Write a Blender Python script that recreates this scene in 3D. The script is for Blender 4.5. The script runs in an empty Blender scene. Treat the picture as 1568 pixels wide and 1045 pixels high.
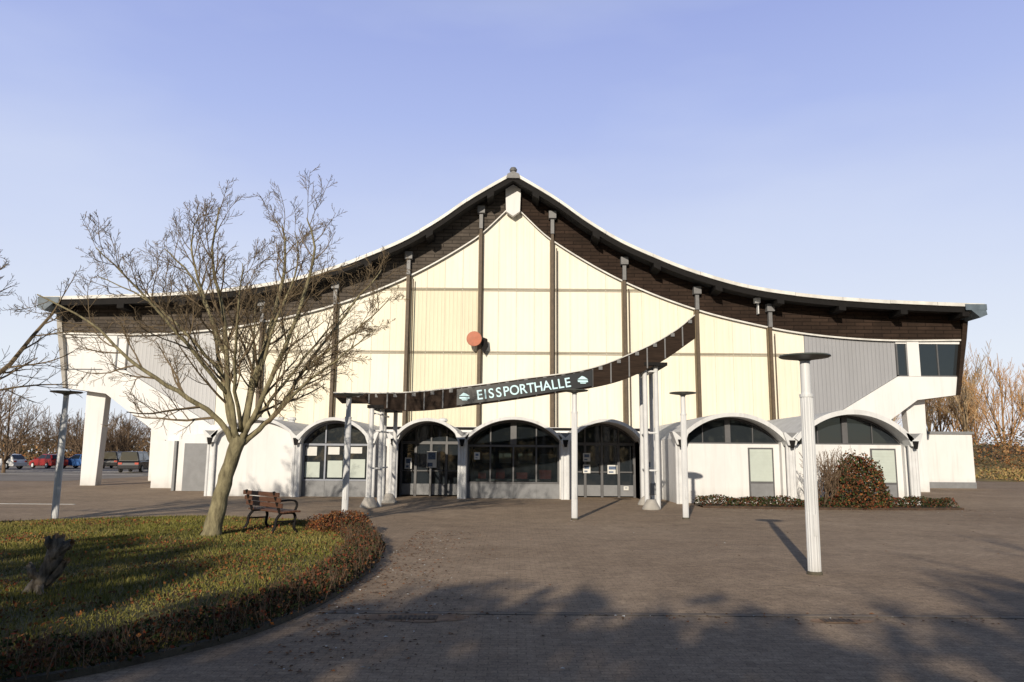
import bpy, bmesh, math, random
from mathutils import Vector, Matrix
from mathutils import noise as mn
random.seed(11)
S = bpy.context.scene
U = random.uniform

# ------------------------------------------------------------------ helpers
def link(o):
    S.collection.objects.link(o); return o
def empty(name, loc=(0,0,0), rz=0.0):
    o = bpy.data.objects.new(name, None); o.location = loc; o.rotation_euler = (0,0,rz)
    o.empty_display_size = 0.5
    return link(o)
def mk(name, V, F, mats, parent=None, smooth=False, fm=None, recalc=True):
    me = bpy.data.meshes.new(name)
    me.from_pydata(V, [], F)
    if not isinstance(mats, (list, tuple)): mats = [mats]
    for m in mats: me.materials.append(m)
    if fm: me.polygons.foreach_set('material_index', fm)
    if recalc and len(F) < 40000:
        bm = bmesh.new(); bm.from_mesh(me); bmesh.ops.recalc_face_normals(bm, faces=bm.faces); bm.to_mesh(me); bm.free()
    if smooth: me.polygons.foreach_set('use_smooth', [True]*len(me.polygons))
    me.update()
    o = bpy.data.objects.new(name, me); link(o)
    if parent: o.parent = parent
    return o

class G:
    def __init__(s): s.V=[]; s.F=[]
    def box(s,x0,x1,y0,y1,z0,z1):
        b=len(s.V)
        s.V += [(x0,y0,z0),(x1,y0,z0),(x1,y1,z0),(x0,y1,z0),(x0,y0,z1),(x1,y0,z1),(x1,y1,z1),(x0,y1,z1)]
        s.F += [(b,b+3,b+2,b+1),(b+4,b+5,b+6,b+7),(b,b+1,b+5,b+4),(b+1,b+2,b+6,b+5),(b+2,b+3,b+7,b+6),(b+3,b,b+4,b+7)]
        return s
    def prism(s,poly,y0,y1):
        b=len(s.V); n=len(poly)
        s.V += [(x,y0,z) for x,z in poly]+[(x,y1,z) for x,z in poly]
        s.F.append(tuple(range(b,b+n))); s.F.append(tuple(range(b+2*n-1,b+n-1,-1)))
        for i in range(n):
            j=(i+1)%n
            s.F.append((b+i,b+n+i,b+n+j,b+j))
        return s
    def band(s,lo,hi,y0,y1):
        b=len(s.V); n=len(lo)
        for i in range(n):
            s.V += [(lo[i][0],y0,lo[i][1]),(hi[i][0],y0,hi[i][1]),(hi[i][0],y1,hi[i][1]),(lo[i][0],y1,lo[i][1])]
        for i in range(n-1):
            a=b+4*i; c=a+4
            for k in range(4):
                k2=(k+1)%4
                s.F.append((a+k,a+k2,c+k2,c+k))
        s.F.append((b,b+1,b+2,b+3)); e=b+4*(n-1); s.F.append((e+3,e+2,e+1,e))
        return s
    def path(s,pts,rad,n=6,cap=True):
        b=len(s.V); m=len(pts)
        pts=[Vector(p) for p in pts]
        up=None
        for i,p in enumerate(pts):
            d=(pts[min(i+1,m-1)]-pts[max(i-1,0)])
            if d.length<1e-6: d=Vector((0,0,1))
            d.normalize()
            if up is None:
                up=d.orthogonal().normalized()
            u=(up-d*up.dot(d))
            if u.length<1e-4: u=d.orthogonal()
            u.normalize(); up=u; w=d.cross(u)
            r=rad[i]
            for k in range(n):
                a=2*math.pi*k/n
                q=p+u*(r*math.cos(a))+w*(r*math.sin(a))
                s.V.append((q.x,q.y,q.z))
        for i in range(m-1):
            for k in range(n):
                k2=(k+1)%n
                s.F.append((b+i*n+k,b+i*n+k2,b+(i+1)*n+k2,b+(i+1)*n+k))
        if cap:
            s.F.append(tuple(range(b+n-1,b-1,-1)))
            s.F.append(tuple(range(b+(m-1)*n,b+m*n)))
        return s
    def lathe(s,prof,n=20,c=(0,0),flute=0.0):
        b=len(s.V)
        for r,z in prof:
            for k in range(n):
                a=2*math.pi*k/n
                rr=r*(1-(flute if k%2 else 0))
                s.V.append((c[0]+rr*math.cos(a),c[1]+rr*math.sin(a),z))
        for i in range(len(prof)-1):
            for k in range(n):
                k2=(k+1)%n
                s.F.append((b+i*n+k,b+i*n+k2,b+(i+1)*n+k2,b+(i+1)*n+k))
        s.F.append(tuple(range(b+n-1,b-1,-1))); s.F.append(tuple(range(b+(len(prof)-1)*n,b+len(prof)*n)))
        return s
    def obj(s,name,mat,parent=None,smooth=False,bev=0):
        o=mk(name,s.V,s.F,mat,parent,smooth)
        if bev:
            m=o.modifiers.new('bev','BEVEL'); m.width=bev; m.segments=2; m.limit_method='ANGLE'
        return o

# ------------------------------------------------------------------ materials
def mat(name,col,rough=0.7,var=0.12,scale=3.0,bump=0.0,bscale=40.0,metal=0.0,spec=0.4,col2=None,stretch=(1,1,1)):
    m=bpy.data.materials.new(name); m.use_nodes=True
    nt=m.node_tree; N=nt.nodes; L=nt.links
    p=N['Principled BSDF']; p.inputs['Roughness'].default_value=rough; p.inputs['Metallic'].default_value=metal
    p.inputs['Specular IOR Level'].default_value=spec
    tc=N.new('ShaderNodeTexCoord'); mp=N.new('ShaderNodeMapping'); mp.inputs['Scale'].default_value=stretch
    L.new(tc.outputs['Object'],mp.inputs['Vector'])
    n1=N.new('ShaderNodeTexNoise'); n1.inputs['Scale'].default_value=scale; n1.inputs['Detail'].default_value=5
    n1.inputs['Roughness'].default_value=0.65
    L.new(mp.outputs[0],n1.inputs['Vector'])
    cr=N.new('ShaderNodeValToRGB')
    c=col; c2=col2 or tuple(min(1,x*(1+var)) for x in c)
    cr.color_ramp.elements[0].position=0.32; cr.color_ramp.elements[1].position=0.68
    cr.color_ramp.elements[0].color=tuple(x*(1-var) for x in c)+(1,)
    cr.color_ramp.elements[1].color=tuple(c2)+(1,)
    L.new(n1.outputs['Fac'],cr.inputs['Fac'])
    L.new(cr.outputs['Color'],p.inputs['Base Color'])
    if bump>0:
        n2=N.new('ShaderNodeTexNoise'); n2.inputs['Scale'].default_value=bscale; n2.inputs['Detail'].default_value=3
        L.new(mp.outputs[0],n2.inputs['Vector'])
        bp=N.new('ShaderNodeBump'); bp.inputs['Strength'].default_value=bump; bp.inputs['Distance'].default_value=0.02
        L.new(n2.outputs['Fac'],bp.inputs['Height']); L.new(bp.outputs[0],p.inputs['Normal'])
    return m

def flat(name,col,rough=0.9):
    m=bpy.data.materials.new(name); m.use_nodes=True; nt=m.node_tree; N=nt.nodes; L=nt.links
    p=N['Principled BSDF']; p.inputs['Roughness'].default_value=rough; p.inputs['Specular IOR Level'].default_value=0.2
    tc=N.new('ShaderNodeTexCoord'); n=N.new('ShaderNodeTexNoise'); n.inputs['Scale'].default_value=4; n.inputs['Detail'].default_value=1
    L.new(tc.outputs['Object'],n.inputs['Vector'])
    mx=N.new('ShaderNodeMix'); mx.data_type='RGBA'; mx.inputs[6].default_value=tuple(x*0.65 for x in col)+(1,); mx.inputs[7].default_value=tuple(x*1.35 for x in col)+(1,)
    L.new(n.outputs['Fac'],mx.inputs[0]); L.new(mx.outputs[2],p.inputs['Base Color'])
    return m

def streaks(m,amt=0.25,zlo=0.0,zhi=0.6):
    nt=m.node_tree; N=nt.nodes; L=nt.links; p=N['Principled BSDF']
    src=p.inputs['Base Color'].links[0].from_socket
    tc=N.new('ShaderNodeTexCoord'); mp=N.new('ShaderNodeMapping'); mp.inputs['Scale'].default_value=(5,5,0.35)
    L.new(tc.outputs['Object'],mp.inputs[0]); n=N.new('ShaderNodeTexNoise'); n.inputs['Scale'].default_value=1.0; n.inputs['Detail'].default_value=5
    L.new(mp.outputs[0],n.inputs['Vector'])
    mr=N.new('ShaderNodeMapRange'); mr.inputs['From Min'].default_value=0.52; mr.inputs['From Max'].default_value=0.8; mr.inputs['To Max'].default_value=amt
    L.new(n.outputs['Fac'],mr.inputs['Value'])
    sp=N.new('ShaderNodeSeparateXYZ'); L.new(tc.outputs['Object'],sp.inputs[0])
    mz=N.new('ShaderNodeMapRange'); mz.inputs['From Min'].default_value=zlo; mz.inputs['From Max'].default_value=zhi; mz.inputs['To Min'].default_value=0.55; mz.inputs['To Max'].default_value=0.0
    L.new(sp.outputs['Z'],mz.inputs['Value'])
    n3=N.new('ShaderNodeTexNoise'); n3.inputs['Scale'].default_value=3; n3.inputs['Detail'].default_value=5; L.new(tc.outputs['Object'],n3.inputs['Vector'])
    mu=N.new('ShaderNodeMath'); mu.operation='MULTIPLY'; L.new(mz.outputs[0],mu.inputs[0]); L.new(n3.outputs['Fac'],mu.inputs[1])
    ad=N.new('ShaderNodeMath'); ad.operation='ADD'; ad.use_clamp=True; L.new(mr.outputs[0],ad.inputs[0]); L.new(mu.outputs[0],ad.inputs[1])
    mx=N.new('ShaderNodeMix'); mx.data_type='RGBA'; mx.inputs[7].default_value=(0.22,0.20,0.17,1)
    L.new(ad.outputs[0],mx.inputs[0]); L.new(src,mx.inputs[6]); L.new(mx.outputs[2],p.inputs['Base Color'])
    return m

def ribbed(name,col,pitch=0.2,depth=0.03,var=0.05):
    m=mat(name,col,0.6,var,0.9,stretch=(1,1,0.35)); nt=m.node_tree; N=nt.nodes; L=nt.links
    tc=N.new('ShaderNodeTexCoord'); w=N.new('ShaderNodeTexWave'); w.wave_type='BANDS'; w.bands_direction='X'
    w.inputs['Scale'].default_value=0.314/pitch*1.0; w.inputs['Distortion'].default_value=0
    L.new(tc.outputs['Object'],w.inputs['Vector'])
    r=N.new('ShaderNodeValToRGB'); r.color_ramp.elements[0].position=0.15; r.color_ramp.elements[1].position=0.45
    L.new(w.outputs['Fac'],r.inputs['Fac'])
    bp=N.new('ShaderNodeBump'); bp.inputs['Strength'].default_value=0.6; bp.inputs['Distance'].default_value=depth
    L.new(r.outputs[0],bp.inputs['Height']); L.new(bp.outputs[0],N['Principled BSDF'].inputs['Normal'])
    return m

def shingle(name,col,var=0.25):
    m=mat(name,col,0.85,var,1.2,spec=0.15); nt=m.node_tree; N=nt.nodes; L=nt.links; p=N['Principled BSDF']
    tc=N.new('ShaderNodeTexCoord'); sx=N.new('ShaderNodeSeparateXYZ'); cx=N.new('ShaderNodeCombineXYZ')
    L.new(tc.outputs['Object'],sx.inputs[0]); L.new(sx.outputs['X'],cx.inputs['X']); L.new(sx.outputs['Z'],cx.inputs['Y'])
    b=N.new('ShaderNodeTexBrick'); b.inputs['Scale'].default_value=1; b.inputs['Brick Width'].default_value=0.9
    b.inputs['Row Height'].default_value=0.19; b.inputs['Mortar Size'].default_value=0.02
    b.inputs['Color1'].default_value=(1,1,1,1); b.inputs['Color2'].default_value=(0.7,0.7,0.7,1); b.inputs['Mortar'].default_value=(0.35,0.35,0.35,1)
    L.new(cx.outputs[0],b.inputs['Vector'])
    mx=N.new('ShaderNodeMix'); mx.data_type='RGBA'; mx.blend_type='MULTIPLY'; mx.inputs[0].default_value=1
    src=p.inputs['Base Color'].links[0].from_socket
    L.new(src,mx.inputs[6]); L.new(b.outputs['Color'],mx.inputs[7]); L.new(mx.outputs[2],p.inputs['Base Color'])
    bp=N.new('ShaderNodeBump'); bp.inputs['Strength'].default_value=0.5; bp.inputs['Distance'].default_value=0.03
    L.new(b.outputs['Color'],bp.inputs['Height']); L.new(bp.outputs[0],p.inputs['Normal'])
    return m

def glassmat(name,tint=(0.02,0.025,0.03),rough=0.04,trans=0.0):
    m=bpy.data.materials.new(name); m.use_nodes=True; nt=m.node_tree; N=nt.nodes; L=nt.links
    p=N['Principled BSDF']; p.inputs['Base Color'].default_value=tint+(1,); p.inputs['Roughness'].default_value=rough
    p.inputs['Specular IOR Level'].default_value=0.8
    n=N.new('ShaderNodeTexNoise'); n.inputs['Scale'].default_value=1.3
    tc=N.new('ShaderNodeTexCoord'); L.new(tc.outputs['Object'],n.inputs['Vector'])
    bp=N.new('ShaderNodeBump'); bp.inputs['Strength'].default_value=0.15; bp.inputs['Distance'].default_value=0.02
    L.new(n.outputs['Fac'],bp.inputs['Height']); L.new(bp.outputs[0],p.inputs['Normal'])
    if trans>0:
        t=N.new('ShaderNodeBsdfTransparent'); t.inputs[0].default_value=(0.75,0.8,0.8,1)
        mx=N.new('ShaderNodeMixShader'); mx.inputs[0].default_value=trans
        out=N['Material Output']; L.new(p.outputs[0],mx.inputs[1]); L.new(t.outputs[0],mx.inputs[2]); L.new(mx.outputs[0],out.inputs[0])
    return m

M={}
M['white']=streaks(mat('white_render',(0.70,0.70,0.70),0.8,0.06,0.8,bump=0.15,bscale=60,stretch=(1,1,0.4)),0.2)
M['vault']=streaks(mat('vault_paint',(0.60,0.61,0.62),0.7,0.12,1.5,bump=0.1,bscale=40),0.35,-1,0)
M['whitemetal']=mat('white_metal',(0.60,0.61,0.62),0.45,0.09,2.5)
M['pole']=streaks(mat('lamp_pole_paint',(0.62,0.635,0.65),0.4,0.08,4,stretch=(1,1,0.3)),0.2,0,0.25)
M['cream1']=streaks(ribbed('cream_cladding',(0.745,0.69,0.56),0.31,0.012),0.09,-9,-8)
M['cream2']=streaks(ribbed('cream_cladding_b',(0.75,0.71,0.605),0.31,0.008),0.07,-9,-8)
M['cream3']=ribbed('cream_cladding_c',(0.66,0.615,0.465),0.20,0.025)
M['grey']=ribbed('grey_cladding',(0.29,0.295,0.315),0.2,0.03)
M['greyl']=ribbed('pale_grey_cladding',(0.44,0.445,0.46),0.2,0.03)
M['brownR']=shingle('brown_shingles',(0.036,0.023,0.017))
M['brownL']=shingle('grey_brown_shingles',(0.095,0.08,0.068))  # paler, greyer base colour for the west half of the band
M['post']=mat('brown_steel_post',(0.085,0.06,0.038),0.6,0.25,5)
M['postgrey']=mat('grey_steel',(0.15,0.15,0.155),0.5,0.15,5)
M['dark']=mat('dark_steel',(0.012,0.011,0.011),0.7,0.2,5,spec=0.12)
M['dkbrown']=mat('dark_stained_timber',(0.028,0.018,0.013),0.7,0.35,6,stretch=(0.3,1,3),spec=0.12)
M['roof']=mat('roofing_felt',(0.04,0.038,0.036),0.9,0.2,2,spec=0.1)
M['fasciaW']=mat('fascia_metal',(0.62,0.61,0.58),0.5,0.2,1.5)
M['glass']=glassmat('window_glass')
M['glassT']=glassmat('shop_glass',trans=0.6)
M['frame']=mat('grey_window_frame',(0.10,0.10,0.105),0.5,0.1,6)
M['disc']=mat('lamp_disc_paint',(0.08,0.09,0.08),0.5,0.1,6)
M['framel']=mat('bluegrey_frame',(0.24,0.26,0.31),0.5,0.08,6)
M['panel']=mat('grey_panel',(0.19,0.195,0.205),0.55,0.12,3)
M['blind']=mat('window_blind',(0.46,0.51,0.47),0.7,0.05,3)
M['paper']=mat('poster_paper',(0.62,0.62,0.60),0.6,0.05,3)
M['ink']=mat('poster_print',(0.08,0.12,0.2),0.6,0.5,14)
M['interior']=mat('interior_dark',(0.05,0.045,0.04),0.9,0.3,2)
M['red']=mat('red_plastic',(0.45,0.06,0.03),0.5,0.1,4)
M['orange']=mat('orange_enamel',(0.40,0.125,0.065),0.55,0.15,4)
M['cyan']=mat('sign_letter_acrylic',(0.56,0.80,0.88),0.4,0.02,4)
M['signboard']=mat('sign_board',(0.015,0.017,0.02),0.4,0.2,4)
M['concrete']=mat('concrete',(0.36,0.34,0.31),0.9,0.15,4,bump=0.3,bscale=50)
M['kerb']=mat('mossy_kerb',(0.085,0.075,0.055),0.95,0.35,5,bump=0.5,bscale=30)
M['bark']=mat('tree_bark',(0.17,0.145,0.085),0.9,0.4,9,bump=0.8,bscale=30,stretch=(1,1,0.35),col2=(0.29,0.255,0.15))
M['twig']=flat('twig_bark',(0.16,0.12,0.075))
M['bark2']=flat('dark_bark',(0.10,0.08,0.055))
M['goldtwig']=flat('golden_twigs',(0.34,0.20,0.095))
M['birch']=flat('birch_twigs',(0.42,0.31,0.19))
M['browntwig']=flat('brown_twigs',(0.15,0.105,0.07))
M['leafR']=flat('red_leaf',(0.15,0.04,0.02))
M['leafO']=flat('orange_leaf',(0.26,0.105,0.035))
M['leafB']=flat('brown_leaf',(0.115,0.065,0.034))
M['leafG']=flat('green_leaf',(0.045,0.065,0.02))
M['leafD']=flat('dark_green_leaf',(0.02,0.028,0.012))
M['straw']=flat('dry_straw',(0.34,0.25,0.11))
M['grassA']=mat('grass_blade',(0.10,0.105,0.018),0.7,0.4,0.7,col2=(0.21,0.20,0.035))
M['grassB']=mat('dry_grass_blade',(0.24,0.195,0.06),0.8,0.25,0.8)
M['soil']=mat('lawn_soil',(0.065,0.06,0.02),0.95,0.3,1.5,bump=0.6,bscale=25,col2=(0.12,0.11,0.035))
M['slat']=mat('bench_wood',(0.10,0.045,0.025),0.6,0.3,5,stretch=(1,4,4))
M['rubber']=mat('tyre_rubber',(0.02,0.02,0.02),0.8,0.1,5)
M['wood']=mat('weathered_wood',(0.11,0.085,0.062),0.9,0.65,9,bump=1.0,bscale=24,stretch=(1,1,0.25),col2=(0.34,0.29,0.23))
M['woodend']=mat('broken_wood',(0.30,0.18,0.09),0.9,0.4,14,bump=0.8,bscale=40)
M['logend']=mat('weathered_zinc',(0.10,0.13,0.16),0.5,0.2,3)
M['paint']=mat('road_paint',(0.66,0.66,0.63),0.8,0.25,5)

def paving():
    m=bpy.data.materials.new('paving'); m.use_nodes=True; nt=m.node_tree; N=nt.nodes; L=nt.links
    p=N['Principled BSDF']; p.inputs['Roughness'].default_value=0.88; p.inputs['Specular IOR Level'].default_value=0.2
    tc=N.new('ShaderNodeTexCoord')
    def noise(sc,det=5,ro=0.6):
        n=N.new('ShaderNodeTexNoise'); n.inputs['Scale'].default_value=sc; n.inputs['Detail'].default_value=det; n.inputs['Roughness'].default_value=ro
        L.new(tc.outputs['Object'],n.inputs['Vector']); return n
    def mul(a,b,f=1.0):
        mx=N.new('ShaderNodeMix'); mx.data_type='RGBA'; mx.blend_type='MULTIPLY'; mx.inputs[0].default_value=f
        L.new(a,mx.inputs[6]); L.new(b,mx.inputs[7]); return mx.outputs[2]
    def ramp(s,p0,c0,p1,c1):
        cr=N.new('ShaderNodeValToRGB'); cr.color_ramp.elements[0].position=p0; cr.color_ramp.elements[1].position=p1
        cr.color_ramp.elements[0].color=c0+(1,); cr.color_ramp.elements[1].color=c1+(1,); L.new(s,cr.inputs['Fac']); return cr.outputs[0]
    big=noise(0.16,6,0.65); mid=noise(1.4,6,0.7); fin=noise(55,3,0.8); med=noise(9,4,0.7)
    c=ramp(big.outputs['Fac'],0.3,(0.315,0.235,0.165),0.7,(0.46,0.36,0.265))
    c=mul(c,ramp(mid.outputs['Fac'],0.3,(0.74,0.74,0.74),0.7,(1.1,1.1,1.1)))
    b=N.new('ShaderNodeTexBrick'); b.inputs['Scale'].default_value=1; b.inputs['Brick Width'].default_value=0.16; b.inputs['Row Height'].default_value=0.08
    b.inputs['Mortar Size'].default_value=0.006; b.inputs['Mortar Smooth'].default_value=0.6
    b.inputs['Color1'].default_value=(1.05,1.03,1,1); b.inputs['Color2'].default_value=(0.86,0.84,0.83,1); b.inputs['Mortar'].default_value=(0.62,0.60,0.56,1)
    wv=N.new('ShaderNodeVectorMath'); wv.operation='MULTIPLY_ADD'; wv.inputs[1].default_value=(0.03,0.03,0)
    L.new(mid.outputs['Color'],wv.inputs[0]); L.new(tc.outputs['Object'],wv.inputs[2]); L.new(wv.outputs[0],b.inputs['Vector'])
    c=mul(c,b.outputs['Color'],0.9)
    c=mul(c,ramp(fin.outputs['Fac'],0.3,(0.62,0.62,0.62),0.7,(1.3,1.3,1.3)))
    c=mul(c,ramp(med.outputs['Fac'],0.35,(0.8,0.8,0.8),0.6,(1.08,1.08,1.08)))
    L.new(c,p.inputs['Base Color'])
    inv=N.new('ShaderNodeMath'); inv.operation='MULTIPLY_ADD'; inv.inputs[1].default_value=-0.6
    L.new(b.outputs['Fac'],inv.inputs[0]); L.new(fin.outputs['Fac'],inv.inputs[2])
    bp=N.new('ShaderNodeBump'); bp.inputs['Strength'].default_value=0.35; bp.inputs['Distance'].default_value=0.006
    L.new(inv.outputs[0],bp.inputs['Height']); L.new(bp.outputs[0],p.inputs['Normal'])
    return m
M['paving']=paving()

# ------------------------------------------------------------------ curves
def hermite(tab):
    xs=[a for a,_ in tab]; zs=[b for _,b in tab]; n=len(xs)
    ms=[]
    for i in range(n):
        if i==0: ms.append((zs[1]-zs[0])/(xs[1]-xs[0]))
        elif i==n-1: ms.append((zs[-1]-zs[-2])/(xs[-1]-xs[-2]))
        else: ms.append((zs[i+1]-zs[i-1])/(xs[i+1]-xs[i-1]))
    def f(x):
        if x<=xs[0]: return zs[0]+ms[0]*(x-xs[0])
        if x>=xs[-1]: return zs[-1]+ms[-1]*(x-xs[-1])
        for i in range(n-1):
            if x<=xs[i+1]:
                h=xs[i+1]-xs[i]; t=(x-xs[i])/h
                return ((2*t**3-3*t*t+1)*zs[i]+(t**3-2*t*t+t)*h*ms[i]+(-2*t**3+3*t*t)*zs[i+1]+(t**3-t*t)*h*ms[i+1])
    return f
_R=hermite([(0,16.0),(2.12,14.7),(3.77,13.5),(5.4,12.5),(7.03,11.74),(8.64,11.08),(10.9,10.37),(12.8,9.98),(15.4,9.67),(18,9.49),(20.6,9.38),(23.4,9.3)])
R=lambda x:_R(abs(x))
_W=hermite([(0,14.75),(0.5,14.2),(2,12.8),(5.6,10.67),(9.45,9.15),(13.1,8.26),(15,7.94),(17.3,7.72),(19.6,7.63),(23.1,7.68)])
W=lambda x:_W(abs(x))
def lin(a,b,n): return [a+(b-a)*i/n for i in range(n+1)]

YF=38.0; YR=36.6; YB=92.0
# ------------------------------------------------------------------ GROUND
ground=mk('ground',[(-700,-300,0),(700,-300,0),(700,900,0),(-700,900,0)],[(0,1,2,3)],
          mat('field_grass',(0.15,0.14,0.045),0.95,0.3,0.08,bump=0.5,bscale=3,col2=(0.25,0.21,0.08)))
mk('paved_plaza',[(-95,-12,0.004),(60,-12,0.004),(44,58,0.004),(30,96,0.004),(-95,110,0.004)],[(0,1,2,3,4)],M['paving'])
g=G(); g.box(-95,70,-12.3,-12.0,0,0.1); g.obj('plaza_kerb',M['concrete'])
mk('car_park_asphalt',[(-94,44,0.008),(-26,44,0.008),(-26,109,0.008),(-94,109,0.008)],[(0,1,2,3)],mat('car_park_surface',(0.24,0.215,0.19),0.9,0.2,0.4,bump=0.3,bscale=60))
g=G()
x=-2.1
while x<30:
    g.box(x,x+0.99,8.23,8.33,0.0,0.008); x+=1.0
g.obj('drainage_channel',mat('channel_stone',(0.22,0.175,0.135),0.9,0.3,8))
g=G(); g.box(-2.1,30,8.335,8.355,0.0,0.006); g.box(-2.1,30,8.205,8.225,0,0.006); g.obj('channel_joint',M['kerb'])
for dx,sy in ((-1.0,1.0),(3.35,0.6)):
    e=empty('drain_cover',(dx,8.02,0.006))
    random.seed(int(dx*10)+40)
    n=26; V=[(0,0,0.002)]
    for i in range(n):
        a=6.283*i/n; r=1+0.35*mn.noise((math.cos(a)*2.0+dx,math.sin(a)*2.0,0)); V.append((0.56*sy*r*math.cos(a),0.20*sy*r*math.sin(a),0.002))
    mk('silt_patch',V,[(0,i+1,(i+1)%n+1) for i in range(n)],mat('rusty_silt',(0.26,0.165,0.10),0.9,0.5,5),e)
    g=G(); w=0.26*sy; g.box(-w,w,-0.09,0.09,0.0025,0.008); g.obj('frame',mat('rusty_iron',(0.13,0.09,0.06),0.8,0.4,9),e)
    g=G()
    k=-w+0.03
    while k<w-0.03:
        g.box(k,k+0.02,-0.07,0.07,0.0085,0.012); k+=0.05
    g.obj('grate_bars',mat('grate_iron',(0.07,0.055,0.045),0.8,0.3,9),e)
g=G()
for i in range(6):
    g.box(-16.5-i*2.6,-16.38-i*2.6,20,24.5,0.004,0.009)
g.box(-34,-14,24.6,24.74,0.004,0.009)
for i in range(18):
    g.box(-78+i*2.7,-77.86+i*2.7,72.5,77.5,0.004,0.013)
g.box(-80,-28,58,58.2,0.004,0.013); g.box(-80,-28,66.5,66.65,0.004,0.013)
g.obj('parking_markings',M['paint'])
V=[];F=[];fm=[]
for i in range(1700):
    q=random.random()
    if q<0.5: x=-2.0+abs(random.gauss(0,0.7)); y=U(6,17)
    elif q<0.7: x=U(-3,15); y=8.1+random.gauss(0,0.15)
    elif q<0.85: x=U(5.5,15.5); y=25.2-abs(random.gauss(0,0.6))
    else: x=U(-4,16); y=U(5,27)
    s=U(0.012,0.03); a=U(0,6.28); b=len(V)
    V+=[(x+s*math.cos(a),y+s*math.sin(a),0.012),(x-s*math.sin(a)*0.6,y+s*math.cos(a)*0.6,0.02),(x-s*math.cos(a),y-s*math.sin(a),0.012),(x+s*math.sin(a)*.6,y-s*math.cos(a)*.6,0.016)]
    F.append((b,b+1,b+2,b+3)); fm.append(random.choices([0,1,2],[3,5,1])[0])
mk('fallen_leaves',V,F,[M['leafO'],M['leafB'],M['paint']],None,fm=fm,recalc=False)

# ------------------------------------------------------------------ HALL
H=empty('ice_rink_hall',(0,YF,0))
def adopt(o):
    o.parent=H; o.matrix_parent_inverse=Matrix.Translation((0,-YF,0)); return o
def hob(g,name,m,**k): return adopt(g.obj(name,m,None,**k))
xs=lin(-23.1,23.1,60)
poly=[(-17,0),(17,0),(17,2.1),(20.5,4.6),(22.4,4.85),(22.8,7.6),(23.1,9.0)]
poly+= [(x,R(x)-0.3) for x in reversed(xs)]
poly+=[(-23.1,9.0),(-22.8,7.6),(-22.4,4.85),(-20.5,4.6),(-17,2.1)]
g=G(); g.prism(poly,YF+0.12,YB); hob(g,'body_walls',M['white'])
g=G(); g.band([(x,2.3) for x in lin(-14.95,14.95,60)],[(x,W(x)+0.1) for x in lin(-14.95,14.95,60)],YF+0.07,YF+0.1); hob(g,'cladding_backing',M['post'])
rows=[(2.4,6.82),(6.86,10.12),(10.16,20)]
gs={'cream1':G(),'cream2':G(),'cream3':G()}
edges=[-14.95]+[p for p in [-12.75,-9.05,-5.35,-1.65,2.05,5.75,9.45,13.15]]+[14.95]
for i in range(len(edges)-1):
    a,b=edges[i],edges[i+1]
    nsub=2 if b-a>3 else 1
    for k in range(nsub):
        x0=a+(b-a)*k/nsub+0.008; x1=a+(b-a)*(k+1)/nsub-0.008
        for ri,(z0,z1) in enumerate(rows):
            pts=lin(x0,x1,8)
            if x0<0<x1: pts=sorted(pts+[0.0])
            top=[(x,min(z1,W(x)+0.15)) for x in pts]
            lo=[(x,z0) for x in pts]
            keep=[j for j in range(len(pts)) if top[j][1]>z0+0.02]
            if len(keep)<2: continue
            key='cream2' if (i in(4,5) or (i+k+ri)%3==0) else 'cream1'
            if i==3 and ri<2: key='cream3'
            gs[key].band([lo[j] for j in keep],[top[j] for j in keep],YF+U(-0.004,0.004),YF+0.06)
for k,gg in gs.items(): hob(gg,'cladding_'+k,M[k])
g=G()
for z in (6.84,10.14):
    xe=14.9 if z<7 else 6.9
    for dz in (-0.06,0.06):
        g.box(-xe,xe,YF-0.03,YF-0.005,z+dz-0.014,z+dz+0.014)
hob(g,'horizontal_rails',mat('rail_bronze',(0.22,0.18,0.12),0.5,0.1,3))
g=G()
for a in [-12.75,-9.05,-5.35,-1.65,2.05,5.75,9.45]:
    for k in (0.25,0.5,0.75):
        x=a+3.7*k
        g.box(x-0.012,x+0.012,YF-0.018,YF-0.0045,2.5,W(x)-0.02)
hob(g,'cladding_joints',mat('joint_cover',(0.56,0.52,0.42),0.6,0.1,3))
g=G(); g2=G(); g3=G()
for p in edges[1:-1]:
    g.box(p-0.07,p+0.07,YF-0.36,YF-0.005,0,R(p)-1.7)
    g3.box(p-0.12,p-0.072,YF-0.20,YF-0.01,0,W(p)); g3.box(p+0.072,p+0.12,YF-0.20,YF-0.01,0,W(p))
    g2.box(p-0.09,p+0.09,YF-0.42,YF-0.2,R(p)-1.7,R(p)-0.5)
    g2.box(p-0.19,p+0.19,YF-0.55,YF-0.2,R(p)-0.9,R(p)-0.52)
hob(g,'facade_posts',M['post']); hob(g2,'post_heads',M['postgrey']); hob(g3,'post_flanges',mat('post_flange',(0.16,0.12,0.07),0.6,0.2,4))
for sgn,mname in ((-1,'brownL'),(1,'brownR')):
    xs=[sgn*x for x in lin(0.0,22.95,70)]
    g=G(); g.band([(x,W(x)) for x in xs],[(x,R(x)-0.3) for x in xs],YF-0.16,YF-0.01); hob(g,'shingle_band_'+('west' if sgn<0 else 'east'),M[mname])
    g=G(); g.band([(x,W(x)-0.05) for x in xs],[(x,W(x)+0.03) for x in xs],YF-0.19,YF-0.162); hob(g,'band_trim',M['fasciaW'])
g=G(); g.prism([(-0.40,15.4),(-0.36,14.2),(0.0,13.95),(0.36,14.2),(0.40,15.4),(0,15.65)],YF-0.5,YF-0.21); hob(g,'king_post',M['white'])
xs=lin(-23.5,23.5,120)
g=G()
xx=-23.5
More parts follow.
